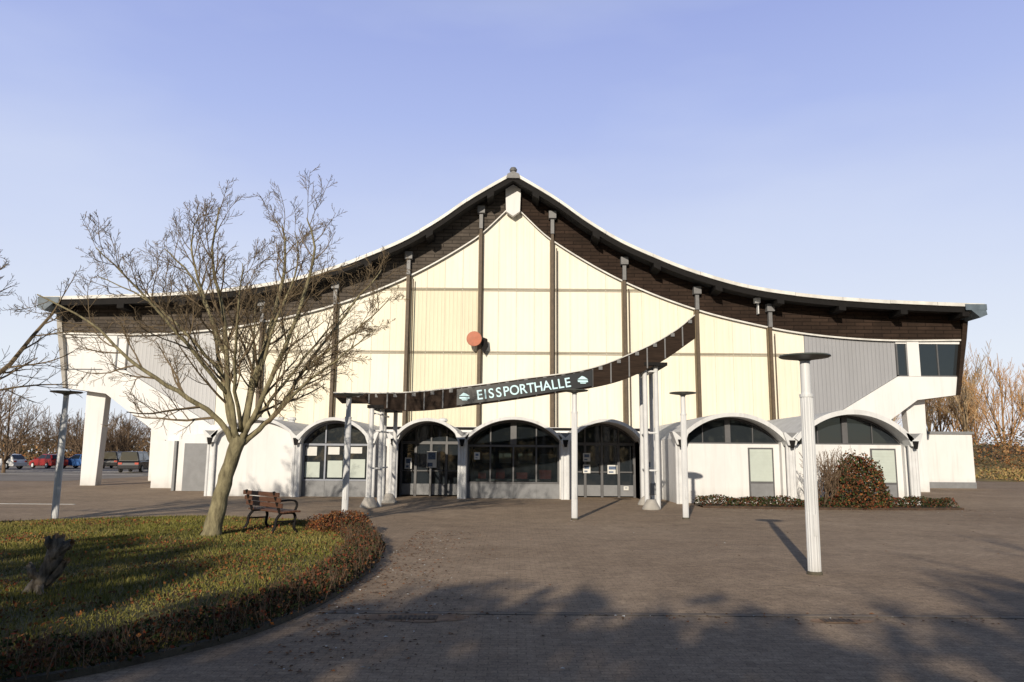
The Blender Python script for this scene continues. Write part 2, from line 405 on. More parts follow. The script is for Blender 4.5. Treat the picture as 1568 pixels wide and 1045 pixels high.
while xx<23.4:
    seg=lin(xx+0.008,min(xx+2.35,23.5)-0.008,8)
    if seg[0]<0<seg[-1]: seg=sorted(seg+[0.0])
    j=U(-0.012,0.012)
    g.band([(x,R(x)-0.15+j) for x in seg],[(x,R(x)+0.02+j) for x in seg],YR+j*0.5,YR+0.12); xx+=2.35
hob(g,'roof_edge_flashing',M['fasciaW'])
g=G(); g.band([(x,R(x)-0.44) for x in xs],[(x,R(x)-0.165) for x in xs],YR+0.09,YR+0.22); hob(g,'roof_fascia_board',M['dark'])
g=G(); g.band([(x,R(x)-0.30) for x in xs],[(x,R(x)-0.04) for x in xs],YR+0.225,YB+1); hob(g,'roof_deck',M['roof'])
g=G()
for s in (-1,1):
    x=1.15
    while x<23:
        z=R(x)-0.44
        sl=(R(x+0.2)-R(x-0.2))/0.4
        g.prism([(s*(x-0.17),z-sl*0.17-0.22),(s*(x+0.17),z+sl*0.17-0.22),(s*(x+0.17),z+sl*0.17),(s*(x-0.17),z-sl*0.17)],YR-0.02,YF-0.2)
        x+=3.05
hob(g,'purlin_ends',M['dark'])
g=G()
for s in (-1,1):
    g.prism([(s*22.75,9.0),(s*23.5,9.02),(s*23.55,8.75),(s*23.2,8.6)],YR-0.05,YB); g.box(min(s*22.5,s*23.55),max(s*22.5,s*23.55),YR-0.06,YR-0.02,8.98,9.28)
hob(g,'eave_end_caps',M['logend'])
g=G(); g.lathe([(0.10,15.95),(0.11,16.08),(0.18,16.14),(0.20,16.22),(0.14,16.32),(0.04,16.36)],14,(0,YR+0.3)); g.prism([(-0.36,15.66),(0.36,15.66),(0.30,15.88),(0,16.04),(-0.30,15.88)],YR-0.03,YR+0.4); hob(g,'ridge_cap',M['postgrey'])
for s in (-1,1):
    P=lambda l:[(s*x,z) for x,z in l]
    side='west' if s<0 else 'east'
    xs=lin(14.96,19.58,10)
    poly=[(x,W(x)-0.0) for x in xs]+[(19.58,5.8),(16.2,3.78),(14.96,3.02)]
    g=G(); g.prism(P(poly),YF-0.01,YF+0.11); hob(g,'gallery_cladding_'+side,M['grey'] if s>0 else M['greyl'])
    g=G(); g.prism(P([(14.96,3.0),(16.2,3.76),(19.6,5.79),(22.62,5.79),(22.45,4.86),(20.5,4.6),(17,2.1),(14.96,2.1)]),YF-0.09,YF+0.11)
    g.box(*sorted((s*20.15,s*20.75)),YF-0.12,YF+0.11,5.8,W(20)-0.02)
    g.box(*sorted((s*19.6,s*22.9)),YF-0.06,YF+0.11,W(20.5)-0.16,W(20.5)-0.005)
    hob(g,'gallery_apron_'+side,M['white'])
    g=G(); g.prism(P([(19.62,5.81),(22.66,5.81),(22.9,W(22)-0.17),(19.62,W(22)-0.17)]),YF+0.02,YF+0.05); hob(g,'gallery_window_'+side,M['glass'] if s>0 else M['white'])
    g=G(); g.box(*sorted((s*19.6,s*19.68)),YF-0.05,YF+0.1,5.8,W(20)-0.16)
    if s>0: g.box(s*21.7,s*21.76,YF-0.03,YF+0.1,5.8,W(20)-0.16)
    g.box(*sorted((s*19.6,s*22.6)),YF-0.05,YF+0.01,5.79,5.86)
    hob(g,'gallery_window_frame_'+side,M['frame'])
    g=G(); g.prism(P([(22.45,4.86),(22.6,4.86),(23.15,7.7),(23.35,8.95),(23.1,8.95),(22.9,7.7)]),YF-0.25,YB); hob(g,'gallery_end_wall_'+side,M['dkbrown'] if s>0 else M['concrete'])
    g=G(); lx=20.75 if s>0 else 21.35
    for k in range(8):
        y=YF+0.6+7.2*k
        g.prism([(s*(lx-0.36),0),(s*(lx+0.42),0),(s*(lx+0.5),4.75),(s*(lx-0.5),4.65)],y,y+0.55)
    hob(g,'gallery_legs_'+side,M['white'],bev=0.02)
g=G(); g.box(19.3,19.55,YF+0.6,YF+1.1,0,3.8); hob(g,'rain_pipe_shaft',M['white'])
g=G(); px=12.55
g.box(px-0.03,px+0.03,YF-0.45,YF-0.17,8.9,10.3)
for z in (9.9,9.55): g.box(px-0.26,px+0.02,YF-0.75,YF-0.45,z-0.13,z+0.13)
g.box(px+0.05,px+0.35,YF-0.7,YF-0.45,9.75,10.15); hob(g,'floodlights',M['whitemetal'],bev=0.02)
g=G(); g.lathe([(0.02,-0.06),(0.37,-0.06),(0.385,0.0),(0.37,0.05),(0.02,0.06)],28)
o=g.obj('facade_disc',M['orange']); o.rotation_euler=(math.radians(90),0,0); o.location=(-1.9,YF-0.75,7.45); adopt(o)
g=G(); g.box(-1.95,-1.6,YF-0.7,YF-0.3,7.42,7.48); g.prism([(-1.5,7.6),(-1.25,7.5),(-1.2,7.1),(-1.4,6.75),(-1.55,7.0)],YF-0.4,YF-0.37); hob(g,'disc_bracket',M['dark'])
for p in(2.28,-5.1,5.98,13.38):
    g=G(); g.path([(p,YF-0.25,2.5),(p,YF-0.25,W(p)-0.3)],[0.03,0.03],8); hob(g,'downpipe',M['post'])

# ------------------------------------------------------------------ ENTRANCE PAVILION
def arc(xl,xr,spring,crown,n=22,off=0.0):
    w=(xr-xl)/2; h=crown-spring; r=(w*w+h*h)/(2*h); cx=(xl+xr)/2; cz=crown-r
    a0=math.asin(min(1,w/r)); r2=r+off
    return [(cx+r2*math.sin(t),cz+r2*math.cos(t)) for t in lin(-a0,a0,n)]
wh=G(); vault=G(); fr=G(); frl=G(); gl=G(); glT=G(); pan=G(); paper=G(); ink=G(); bl=G(); inter=G(); redg=G(); hop=G(); pil=G(); hpg=G()
def bay(xl,xr,yf,kind,spring=2.25,crown=3.02,rim=0.12,rec=0.35):
    inner=arc(xl,xr,spring,crown); outer=arc(xl,xr,spring,crown,off=rim)
    vault.band(inner,outer,yf-0.42,YF-0.4)
    y=yf+rec
    def lun(gg,z0,ya,yb):
        p=[(x,z-0.004) for x,z in inner]
        gg.prism([(xl+0.002,z0)]+p+[(xr-0.002,z0)],ya,yb)
    def ztop(x):
        for (a,za),(b,zb) in zip(inner,inner[1:]):
            if a<=x<=b: return za+(zb-za)*(x-a)/(b-a)
        return spring
    if kind=='blank':
        lun(wh,0,y-0.2,y)
    elif kind=='wall':
        wh.box(xl,xr,y-0.2,y,0,2.15)
        lun(gl,2.15,y-0.08,y-0.05)
        fr.band([(x,z-0.08) for x,z in inner],[(x,z-0.005) for x,z in inner],y-0.14,y-0.085)
        fr.box(xl,xr,y-0.14,y-0.085,2.151,2.20)
        cx=(xl+xr)/2; fr.box(cx-0.10,cx+0.10,y-0.15,y-0.086,2.20,ztop(cx)-0.08)
        for q in(0.25,0.75):
            fr.box(xl+(xr-xl)*q-0.015,xl+(xr-xl)*q+0.015,y-0.13,y-0.086,2.20,ztop(xl+(xr-xl)*q)-0.08)
        a=xr-1.15; b=xr-0.22
        fr.box(a,b,y-0.225,y-0.202,0.12,2.02)
        bl.box(a+0.06,b-0.06,y-0.235,y-0.226,0.80,1.96); pan.box(a+0.06,b-0.06,y-0.24,y-0.226,0.16,0.72)
        for k in range(10): bl.box(a+0.07,b-0.07,y-0.243,y-0.2355,0.84+k*0.112,0.86+k*0.112)
    elif kind in('glass','glassL'):
        gg=glT if kind=='glass' else gl
        F_=fr if kind=='glass' else frl
        z0=0.58 if kind=='glass' else 0.62
        pan.box(xl,xr,y-0.07,y,0,z0)
        lun(gg,z0,y-0.03,y-0.015)
        F_.box(xl,xr,y-0.10,y-0.035,2.0,2.08); F_.box(xl,xr,y-0.10,y-0.035,z0,z0+0.06)
        F_.band([(x,z-0.09) for x,z in inner],[(x,z-0.005) for x,z in inner],y-0.12,y-0.04)
        n=4 if kind=='glass' else 3
        for k in range(n+1):
            x=xl+(xr-xl)*k/n; x=min(max(x,xl+0.04),xr-0.04)
            F_.box(x-0.03,x+0.03,y-0.11,y-0.04,z0+0.07,2.0)
            if 0<k<n: F_.box(x-0.025,x+0.025,y-0.11,y-0.04,2.1,ztop(x)-0.08)
        for k in range(1,n): pan.box(xl+(xr-xl)*k/n-0.01,xl+(xr-xl)*k/n+0.01,y-0.085,y-0.071,0,z0)
        if kind=='glass': F_.box((xl+xr)/2-0.12,(xl+xr)/2+0.12,y-0.125,y-0.111,2.09,ztop((xl+xr)/2)-0.1)
        if kind=='glassL':
            w=(xr-xl)/3
            for k in (0,1,2):
                a=xl+w*k+0.1
                paper.box(a,a+w*0.5,y-0.055,y-0.036,1.60+0.05*k,1.95)
                bl.box(a,a+w*0.65,y-0.05,y-0.034,0.75,1.35+0.06*k)
    elif kind=='door':
        wh.box(xl-0.05,xl+0.0,yf,y,0,spring); wh.box(xr,xr+0.05,yf,y,0,spring)
        lun(gl,0.05,y-0.03,y-0.015)
        fr.box(xl,xr,y-0.11,y-0.035,2.1,2.22)
        fr.band([(x,z-0.09) for x,z in inner],[(x,z-0.005) for x,z in inner],y-0.12,y-0.04)
        n=4
        for k in range(n+1):
            x=xl+(xr-xl)*k/n; x=min(max(x,xl+0.05),xr-0.05)
            fr.box(x-0.05,x+0.05,y-0.11,y-0.04,0,2.1)
            if 0<k<n: fr.box(x-0.03,x+0.03,y-0.11,y-0.04,2.22,ztop(x)-0.08)
        for k in range(n):
            a=xl+(xr-xl)*k/n+0.06; b=xl+(xr-xl)*(k+1)/n-0.06
            pan.box(a,b,y-0.09,y-0.035,0.06,0.5)
            fr.box(a,b,y-0.10,y-0.036,1.0,1.05)
            hop.box(b-0.07,b-0.04,y-0.18,y-0.111,0.95,1.35)
FR=30.0
bay(-11.75,-8.5,FR+0.2,'blank',2.25,2.98,rec=0.12)
bay(-8.3,-5.6,FR,'glassL',2.2,2.98)
bay(-4.55,-2.02,FR+0.0,'door',2.25,2.98,rec=1.3)
bay(-1.72,1.9,FR-0.3,'glass',2.25,3.05)
bay(2.35,5.1,FR+0.0,'door',2.25,3.0,rec=1.3)
bay(6.15,9.85,27.6,'wall',2.25,3.12,rim=0.15,rec=0.5)
bay(10.25,14.25,27.4,'wall',2.25,3.22,rim=0.17,rec=0.5)
for (a,b,yf) in [(-8.5,-8.3,FR),(-5.6,-4.55,FR+0.1),(-2.02,-1.72,FR-0.25),(1.9,2.35,FR-0.25),(5.1,6.15,FR+0.1),(9.85,10.25,27.6)]:
    wh.box(a,b,yf+0.05,YF-0.45,0,2.3)
wh.box(-12.0,-11.75,FR+0.2,YF-0.4,0,2.35); wh.box(6.0,6.148,27.65,FR+1,0,2.35); wh.box(14.25,14.45,27.5,YF-0.4,0,2.35)
wh.box(-14.9,-12.0,34.0,YF-0.4,0,2.5)
wh.box(-17.2,-15.1,YF-1.5,YF-0.1,0,2.25)
pan.box(-15.06,-14.95,33.9,YF-0.5,0,2.2); pan.box(-14.6,-13.4,33.92,33.99,0.0,2.1)
wh.box(-14.9,14.6,YF-2.2,YF-0.42,2.55,3.0)
hop.box(-12.5,14.5,YF-2.22,YF-2.205,2.85,2.98)
for x in (-11.2,-10.6,-4.1,-3.3,0.3,4.3,9.0,11.5):
    pil.lathe([(0.16,2.9),(0.16,3.25),(0.24,3.29),(0.2,3.40),(0.05,3.44)],12,(x,YF-1.6))
for x,yf in [(-11.85,FR),(-8.42,FR-0.15),(-5.5,FR-0.1),(-4.62,FR-0.1),(-1.9,FR-0.5),(2.1,FR-0.5),(5.25,FR-0.1),(6.08,27.35),(10.05,27.3),(14.4,27.2)]:
    pil.path([(x-0.11,yf,0),(x-0.11,yf,2.15)],[0.06,0.06],10); pil.path([(x+0.11,yf,0),(x+0.11,yf,2.15)],[0.06,0.06],10)
    pil.box(x-0.07,x+0.07,yf-0.01,yf+0.25,0,2.12)
    pil.prism([(x-0.30,2.56),(x-0.22,2.56),(x,2.36),(x+0.22,2.56),(x+0.30,2.56),(x+0.14,2.10),(x-0.14,2.10)],yf-0.22,yf+0.3)
    hpg.prism([(x-0.21,2.55),(x,2.365),(x+0.21,2.55)],yf-0.18,yf+0.29)
    hop.prism([(x-0.11,2.28),(x+0.11,2.28),(x+0.05,2.0),(x-0.05,2.0)],yf-0.26,yf-0.221)
hop.box(-5.25,-4.95,FR+0.10,FR+0.145,0.0,2.0)
inter.box(-1.7,1.88,FR+4,FR+4.1,0,2.9); inter.box(-1.7,1.88,FR+0.2,FR+4,0.01,0.03)
for x,w,h in [(-1.3,0.3,1.0),(-0.6,0.35,1.15),(0.2,0.45,1.0),(1.1,0.5,1.1)]:
    redg.box(x,x+w,FR+0.35,FR+0.6,0.75,h)
    bl.box(x+0.1,x+w+0.25,FR+1.8,FR+1.9,1.35,1.75)
pil.box(-1.5,1.6,FR+0.7,FR+1.5,0.65,0.72)
def poster(x,y,z,w,h):
    paper.box(x,x+w,y-0.02,y-0.001,z,z+h); ink.box(x+0.05,x+w-0.05,y-0.026,y-0.0205,z+h*0.5,z+h-0.05); ink.box(x+0.05,x+w*0.6,y-0.026,y-0.0205,z+0.05,z+h*0.3)
yd=FR+1.3-0.12
for a in [(2.95,yd,1.45,0.3,0.34),(2.95,yd,0.98,0.3,0.34),(3.95,yd,0.95,0.4,0.36),(-3.45,yd,1.15,0.4,0.66),(-4.35,yd,1.1,0.28,0.45),(4.6,yd,0.3,0.2,0.16),
          (-1.45,FR-0.1,1.5,0.22,0.28),(5.38,FR+0.05,1.0,0.3,0.5)]:
    poster(*a)
for nm,gg,mm in [('pavilion_walls',wh,'white'),('barrel_vault_roofs',vault,'vault'),('window_frames_dark',fr,'frame'),('window_frames_light',frl,'framel'),('window_panes',gl,'glass'),
                 ('foyer_glazing',glT,'glassT'),('plinth_panels',pan,'panel'),('posters',paper,'paper'),('poster_print',ink,'ink'),('blinds',bl,'blind'),('foyer_interior',inter,'interior'),
                 ('foyer_chairs',redg,'red'),('hoppers',hop,'dark'),('gutter_mouths',hpg,'panel'),('pavilion_pillars',pil,'whitemetal')]:
    hob(gg,nm,M[mm])

A=empty('annex_building',(25.2,44,0))
g=G(); g.box(-1.6,1.6,0,5,0.35,3.1); g.obj('walls',M['white'],A)
g=G(); g.box(-1.63,1.63,-0.03,5.03,0,0.35); g.box(-1.7,1.7,-0.1,5.1,3.1,3.25); g.obj('plinth_and_coping',M['panel'],A)

# ------------------------------------------------------------------ CANOPY WITH SIGN
C=empty('entrance_canopy',(0,24.3,0))
top=hermite([(-5.78,3.62),(-3.5,3.62),(-1.8,3.78),(0.13,4.05),(2.5,4.43),(4.22,5.1),(5.3,5.7),(6.06,6.3)])
bot=hermite([(-5.78,3.50),(-5.13,3.42),(-4.16,3.14),(-3.1,3.04),(-0.95,3.27),(1.2,3.6),(3.36,4.02),(4.87,4.72),(6.0,5.5)])
xs=lin(-5.78,6.04,60)
yb=lambda x:0.012*x*x-0.3
V=[];F=[]
dep=1.25
for x in xs:
    y=yb(x); zt=top(x); zb=bot(x)
    V+=[(x,y,zb),(x,y-0.02,zt),(x,y+dep,zt-0.05),(x,y+dep,zt-0.25),(x,y+0.12,zb+0.03)]
for i in range(len(xs)-1):
    a=i*5;c=a+5
    for k in range(5): F.append((a+k,a+(k+1)%5,c+(k+1)%5,c+k))
F.append((0,1,2,3,4)); e=(len(xs)-1)*5; F.append((e+4,e+3,e+2,e+1,e))
mk('curved_fascia',V,F,M['dkbrown'],C)
V=[];F=[]
for x in xs:
    y=yb(x); zt=top(x)
    V+=[(x,y-0.05,zt+0.005),(x,y-0.05,zt+0.040),(x,y+dep,zt+0.02),(x,y+dep,zt-0.04)]
for i in range(len(xs)-1):
    a=i*4;c=a+4
    for k in range(4): F.append((a+k,a+(k+1)%4,c+(k+1)%4,c+k))
F.append((0,1,2,3)); e=(len(xs)-1)*4; F.append((e+3,e+2,e+1,e))
mk('roof_edge_strip',V,F,M['fasciaW'],C)
g=G()
for x in lin(-5.2,5.6,18):
    y=yb(x); g.box(x-0.02,x+0.02,y-0.035,y+0.0,bot(x)+0.03,top(x)-0.02)
    g.box(x+0.2,x+0.32,y-0.045,y+0.02,top(x+0.26)-0.12,top(x+0.26)-0.01)
g.obj('fascia_battens',M['postgrey'],C)
xs=lin(-1.75,2.6,24); V=[];F=[]
for x in xs:
    y=yb(x)-0.07; zt=top(x)-0.04; zb=bot(x)+0.06
    V+=[(x,y,zb),(x,y,zt),(x,y+0.03,zt),(x,y+0.03,zb)]
for i in range(len(xs)-1):
    a=i*4;c=a+4
    for k in range(4): F.append((a+k,a+(k+1)%4,c+(k+1)%4,c+k))
F.append((0,1,2,3)); e=(len(xs)-1)*4; F.append((e+3,e+2,e+1,e))
mk('sign_board',V,F,M['signboard'],C)
word='EISSPORTHALLE'; wd={'E':.60,'I':.34,'S':.60,'P':.60,'O':.74,'R':.64,'T':.58,'H':.68,'A':.68,'L':.52}
tot=sum(wd[c] for c in word); x0=-1.12; span=3.05; cx=x0
for c in word:
    w=wd[c]/tot*span; xm=cx+w/2
    cu=bpy.data.curves.new('letter_'+c,'FONT'); cu.body=c; cu.size=0.43; cu.align_x='CENTER'; cu.extrude=0.012; cu.offset=0.005
    cu.materials.append(M['cyan'])
    o=bpy.data.objects.new('letter_'+c,cu); link(o); o.parent=C; o.scale=(0.92,1,1)
    zc=(top(xm)+bot(xm))/2; sl=(top(xm+.3)-top(xm-.3)+bot(xm+.3)-bot(xm-.3))/1.2
    o.location=(xm,yb(xm)-0.085,zc-0.15); o.rotation_euler=(math.radians(90),-math.atan(sl),0)
    cx+=w
g=G()
for xm in (-1.5,2.28):
    zc=(top(xm)+bot(xm))/2; y=yb(xm)
    q=lambda l:[(xm+a*0.17,zc+b*0.14) for a,b in l]
    g.prism(q([(-1,0.1),(-0.2,0.9),(0.3,0.7),(1,0.1)]),y-0.1,y-0.075); g.prism(q([(-1,-0.1),(0.9,-0.1),(1,-0.5),(-0.9,-0.5)]),y-0.1,y-0.075); g.prism(q([(-0.6,-0.6),(0.7,-0.6),(0.5,-0.85),(-0.4,-0.85)]),y-0.1,y-0.075)
g.obj('logos',M['cyan'],C)
g=G(); gb=G(); gc=G(); gd=G()
def col(x,y,z,r=0.075):
    g.path([(x,y,0),(x,y,z)],[r,r],12)
    gd.lathe([(r+0.02,z-0.02),(r+0.02,z+0.03)],12,(x,y))
for (x,y,z) in [(-4.50,0.0,3.2),(-4.22,0.3,3.25),(-4.45,2.2,3.3),(-4.1,2.4,3.3),(4.35,0.15,4.6),(4.72,0.2,4.85),(4.6,2.3,4.9),(4.95,2.3,4.9)]:
    col(x,y,z)
for sx,zt in ((-4.34,3.3),(4.6,4.75)):
    gc.lathe([(0.30,0),(0.29,0.05),(0.15,0.30),(0.13,0.32)],18,(sx-0.15,-0.0)); gc.lathe([(0.30,0),(0.29,0.05),(0.15,0.30),(0.13,0.32)],18,(sx+0.1,2.32))
    for z in (1.2,2.4,zt-0.35):
        g.box(sx-0.03,sx+0.03,0.2,2.35,z,z+0.05)
        g.box(sx-0.16,sx+0.14,0.12,0.17,z,z+0.05)
    gd.box(sx-0.3,sx+0.45,-0.1,2.6,zt-0.16,zt-0.06)
g.obj('pipe_columns',M['whitemetal'],C,smooth=False); gc.obj('column_bases',M['concrete'],C,smooth=True); gd.obj('column_brackets',M['dark'],C)
gb.box(4.85,5.2,2.2,2.5,0.35,0.75); gb.obj('litter_box',M['panel'],C,bev=0.02)
# ------------------------------------------------------------------ LAMPS
def lamp(x,y,h=3.15,r=0.08):
    e=empty('street_lamp',(x,y,0),0); e.rotation_euler=(U(-.008,.008),U(-.008,.008),U(0,1))
    g=G(); g.lathe([(r,0.0),(r,h-0.62),(r*0.95,h-0.6)],32,flute=0.09); g.obj('fluted_pole',M['pole'],e)
    g=G(); g.lathe([(r*0.8,h-0.60),(r*0.8,h-0.06)],20); g.lathe([(r*1.08,h-0.605),(r*1.08,h-0.56)],20); g.obj('neck',M['pole'],e)
    g=G(); g.lathe([(0.06,h-0.075),(0.10,h-0.05),(0.35,h-0.012),(0.37,h),(0.36,h+0.018),(0.1,h+0.035),(0.02,h+0.04)],32); g.obj('disc_head',M['disc'],e)
    g=G(); g.lathe([(r*1.2,0),(r*1.2,0.03),(r*1.06,0.05)],20); g.obj('foot_collar',M['kerb'],e)
    g=G(); g.box(-0.03,0.03,-r-0.006,-r*0.8,0.55,0.85); g.obj('service_door',M['whitemetal'],e)
lamp(4.37,11.15,3.15,0.092); lamp(-11.2,18.9); lamp(-4.1,19.0); lamp(1.68,20.2,3.4); lamp(4.72,20.7,3.4)

# ------------------------------------------------------------------ TREES
def rv(s): return Vector((U(-s,s),U(-s,s),U(-s,s)))
def grow(g,p,d,length,r,level,cfg):
    n=cfg['seg'][level]; sides=cfg['sides'][level]; pts=[p.copy()]; rad=[r]
    st=length/n; q=p.copy(); dd=d.normalized()
    rend=max(cfg['rmin'],r*0.35)
    for i in range(n):
        dd=(dd+rv(cfg['wob'])+Vector((0,0,cfg['up']))).normalized()
        q=q+dd*st; pts.append(q.copy()); rad.append(r+(rend-r)*(i+1)/n)
    g.path(pts,rad,sides,cap=False)
    if level+1<len(cfg['seg']): spawn(g,pts,rad,length,level,cfg)
def spawn(g,pts,rad,length,level,cfg,start=None):
    k=cfg['kids'][level]; st=cfg.get('start',0.25) if start is None else start
    m=len(pts)-1
    for j in range(k):
        t=st+(1-st)*(j+random.random()*0.9)/k; t=min(t,0.995)
        f=t*m; i=int(f); p=pts[i].lerp(pts[i+1],f-i); d=(pts[i+1]-pts[i]).normalized()
        side=d.orthogonal().normalized(); side=Matrix.Rotation(U(0,6.283),3,d)@side
        ang=math.radians(U(*cfg['ang']))
        nd=(d*math.cos(ang)+side*math.sin(ang)).normalized()
        L_=length*cfg['lr'][level]*(1.05-0.55*t)*U(0.7,1.25)
        r=max(cfg['rmin'],(rad[i]+(rad[min(i+1,m)]-rad[i])*(f-i))*cfg['rr'])
        grow(g,p,nd,L_,r,level+1,cfg)
def smooth_path(pts,rad,n=4,jit=0.012):
    out=[];ro=[]
    P=[Vector(p) for p in pts]; m=len(P)
    for i in range(m-1):
        p0=P[max(i-1,0)];p1=P[i];p2=P[i+1];p3=P[min(i+2,m-1)]
        for k in range(n):
            t=k/n
            out.append(0.5*((2*p1)+(p2-p0)*t+(2*p0-5*p1+4*p2-p3)*t*t+(-p0+3*p1-3*p2+p3)*t**3)+rv(jit)); ro.append(rad[i]+(rad[i+1]-rad[i])*t)
    out.append(P[-1]); ro.append(rad[-1]); return out,ro

random.seed(17)
TX,TY=-5.85,15.2
T=empty('bare_tree',(TX,TY,0))
g=G(); gt=G()
def rel(l): return [(x-TX,dy,z) for x,dy,z in l]
trunk,tr=smooth_path(rel([(-5.92,0,-0.05),(-5.88,0,0.12),(-5.76,0,0.8),(-5.62,0.02,1.45),(-5.45,0.02,1.98)]),[0.25,0.18,0.15,0.138,0.15],5)
g.path(trunk,tr,14)
limbs=[
 ([(-5.52,0.0,1.75),(-5.75,-0.1,2.2),(-6.2,-0.3,2.62),(-7.0,-0.5,3.1),(-7.65,-0.6,3.6),(-8.3,-0.7,4.2),(-9.3,-0.8,4.7)],0.07),
 ([(-5.55,0.05,1.9),(-5.75,0.1,2.5),(-6.0,0.2,3.4),(-6.35,0.3,4.5),(-6.85,0.4,5.4),(-7.5,0.5,6.0)],0.065),
 ([(-5.50,-0.05,1.95),(-5.66,-0.2,2.9),(-5.70,-0.5,4.2),(-5.95,-0.7,5.4),(-5.85,-0.8,6.5)],0.07),
 ([(-5.42,0.1,1.95),(-5.30,0.3,3.3),(-5.05,0.6,4.8),(-5.0,0.9,5.9),(-5.15,1.0,6.7)],0.075),
 ([(-5.40,0.0,1.95),(-5.15,-0.15,2.4),(-4.65,-0.4,3.4),(-4.15,-0.6,4.7),(-3.95,-0.7,5.7),(-4.1,-0.8,6.3)],0.07),
 ([(-5.42,0.05,1.85),(-5.1,0.1,2.15),(-4.7,0.2,2.6),(-4.35,0.4,3.4),(-3.5,0.8,4.8),(-2.9,1.0,5.7)],0.065),
 ([(-4.75,0.15,2.5),(-4.2,-0.2,3.0),(-3.5,-0.4,3.5),(-2.7,-0.6,4.1)],0.04),
 ([(-4.4,0.3,3.3),(-3.8,0.2,3.8),(-3.1,0.1,4.3),(-2.5,0,4.9)],0.035),
 ([(-6.0,0.2,3.3),(-6.7,0.0,4.1),(-7.6,0.1,4.8),(-8.7,0.2,5.3)],0.04),
 ([(-5.5,0.1,2.1),(-5.6,0.9,3.2),(-5.9,1.8,4.4),(-6.2,2.5,5.4)],0.05),
 ([(-5.4,-0.1,2.1),(-5.3,-0.9,3.1),(-5.0,-1.7,4.1),(-4.8,-2.2,5.0)],0.045),
 ([(-5.45,0.1,2.0),(-4.9,1.0,3.2),(-4.3,1.8,4.4),(-3.7,2.5,5.4)],0.045),
 ([(-5.65,-0.15,2.8),(-6.2,-1.0,3.7),(-6.9,-1.6,4.6),(-7.5,-2.1,5.3)],0.045),
 ([(-5.3,0.3,3.0),(-4.9,0.2,4.4),(-4.5,0.1,5.6),(-4.6,0.1,6.3)],0.04),
 ([(-5.7,-0.4,3.6),(-6.2,-0.5,4.8),(-6.5,-0.5,5.8),(-6.4,-0.4,6.5)],0.04),
]
cfg=dict(seg=[6,6,5,4],sides=[8,5,4,3],kids=[13,8,6],lr=[0.34,0.47,0.52],ang=(28,60),rr=0.52,rmin=0.0038,wob=0.17,up=0.07,start=0.2)
for pts,r in limbs:
    p,ra=smooth_path(rel(pts),[r*(1-0.82*i/(len(pts)-1)) for i in range(len(pts))],4,0.02)
    g.path(p,ra,8)
    L_=sum((p[i+1]-p[i]).length for i in range(len(p)-1))
    spawn(gt,p,ra,L_,0,cfg,0.2)
g.obj('trunk_and_limbs',M['bark'],T,smooth=True)
mk('branches_and_twigs',gt.V,gt.F,M['twig'],T,recalc=False)

def tree_mesh(name,h,spread,cfg,m,nl=8,r0=0.16,fork=0.28,seedv=1):
    random.seed(seedv); g=G()
    pts,ra=smooth_path([(0,0,-0.05),(0.05,0,h*fork*0.5),(0.0,0.05,h*fork),(0.1,0,h*0.6),(0,0,h*0.9)],[r0*1.3,r0,r0*0.85,r0*0.45,r0*0.12],4)
    g.path(pts,ra,8)
    for k in range(nl):
        t=fork+(0.75-fork)*k/nl; i=int(t/0.9*(len(pts)-1)); p=pts[min(i,len(pts)-2)]
        a=k*2.4+U(-.4,.4); d=Vector((math.cos(a)*spread,math.sin(a)*spread,1.0))
        grow(g,p,d,h*(0.95-t)*U(0.8,1.05),ra[i]*0.6,0,cfg)
    me=bpy.data.meshes.new(name); me.from_pydata(g.V,[],g.F); me.materials.append(m); return me
c2=dict(seg=[6,5,4,3],sides=[6,4,3,3],kids=[10,7,5],lr=[0.42,0.48,0.5],ang=(28,60),rr=0.55,rmin=0.0045,wob=0.15,up=0.06,start=0.25)
me=tree_mesh('branches',7.9,1.15,c2,M['twig'],13,0.15,0.27,5)
e=empty('bare_tree',(-12.5,14.6,0)); o=bpy.data.objects.new('trunk_and_branches',me); link(o); o.parent=e
c3=dict(seg=[6,5,4],sides=[6,4,3],kids=[8,8],lr=[0.5,0.5],ang=(28,60),rr=0.65,rmin=0.03,wob=0.15,up=0.08,start=0.2)
tm=[tree_mesh('park_tree_mesh%d'%i,11.5,0.8,c3,M['bark2'],10,0.34,0.25,20+i) for i in range(3)]
for i,(x,y,s) in enumerate([(-9.5,-15,0.84),(-5.2,-13,0.76),(-1.2,-16,0.9),(3.2,-15,1.0),(7.2,-13.5,0.92),(11.5,-12,1.05),(17,-13,1.1)]):
    e=empty('bare_tree',(x,y,0),i*1.3); e.scale=(s,s,s); o=bpy.data.objects.new('trunk_and_branches',tm[i%3]); link(o); o.parent=e

def leafmass(name,sampler,n,size,mats,parent=None,wts=None):
    V=[];F=[];fm=[]
    for _ in range(n):
        p=sampler()
        a=rv(1).normalized()*size*U(0.6,1.3); b=rv(1); b=(b-a*(b.dot(a)/a.length_squared)).normalized()*a.length*0.6
        k=len(V); p=Vector(p)
        for q in (p-a,p+b,p+a,p-b): V.append((q.x,q.y,q.z))
        F.append((k,k+1,k+2,k+3)); fm.append(random.choices(range(len(mats)),wts)[0])
    return mk(name,V,F,mats,parent,fm=fm,recalc=False)
random.seed(3)
def belt():
    x=U(-34,26); h=6.9+1.1*mn.noise((x*0.25,3,0))+1.3*mn.noise((x*0.8,1,0)) + 1.5*max(0,min(1,(-8-x)/3))
    return (x,-12.5+U(-1.1,1.1),h*random.random()**0.7)
leafmass('evergreen_hedge',belt,24000,0.24,[M['leafD'],M['leafG']])

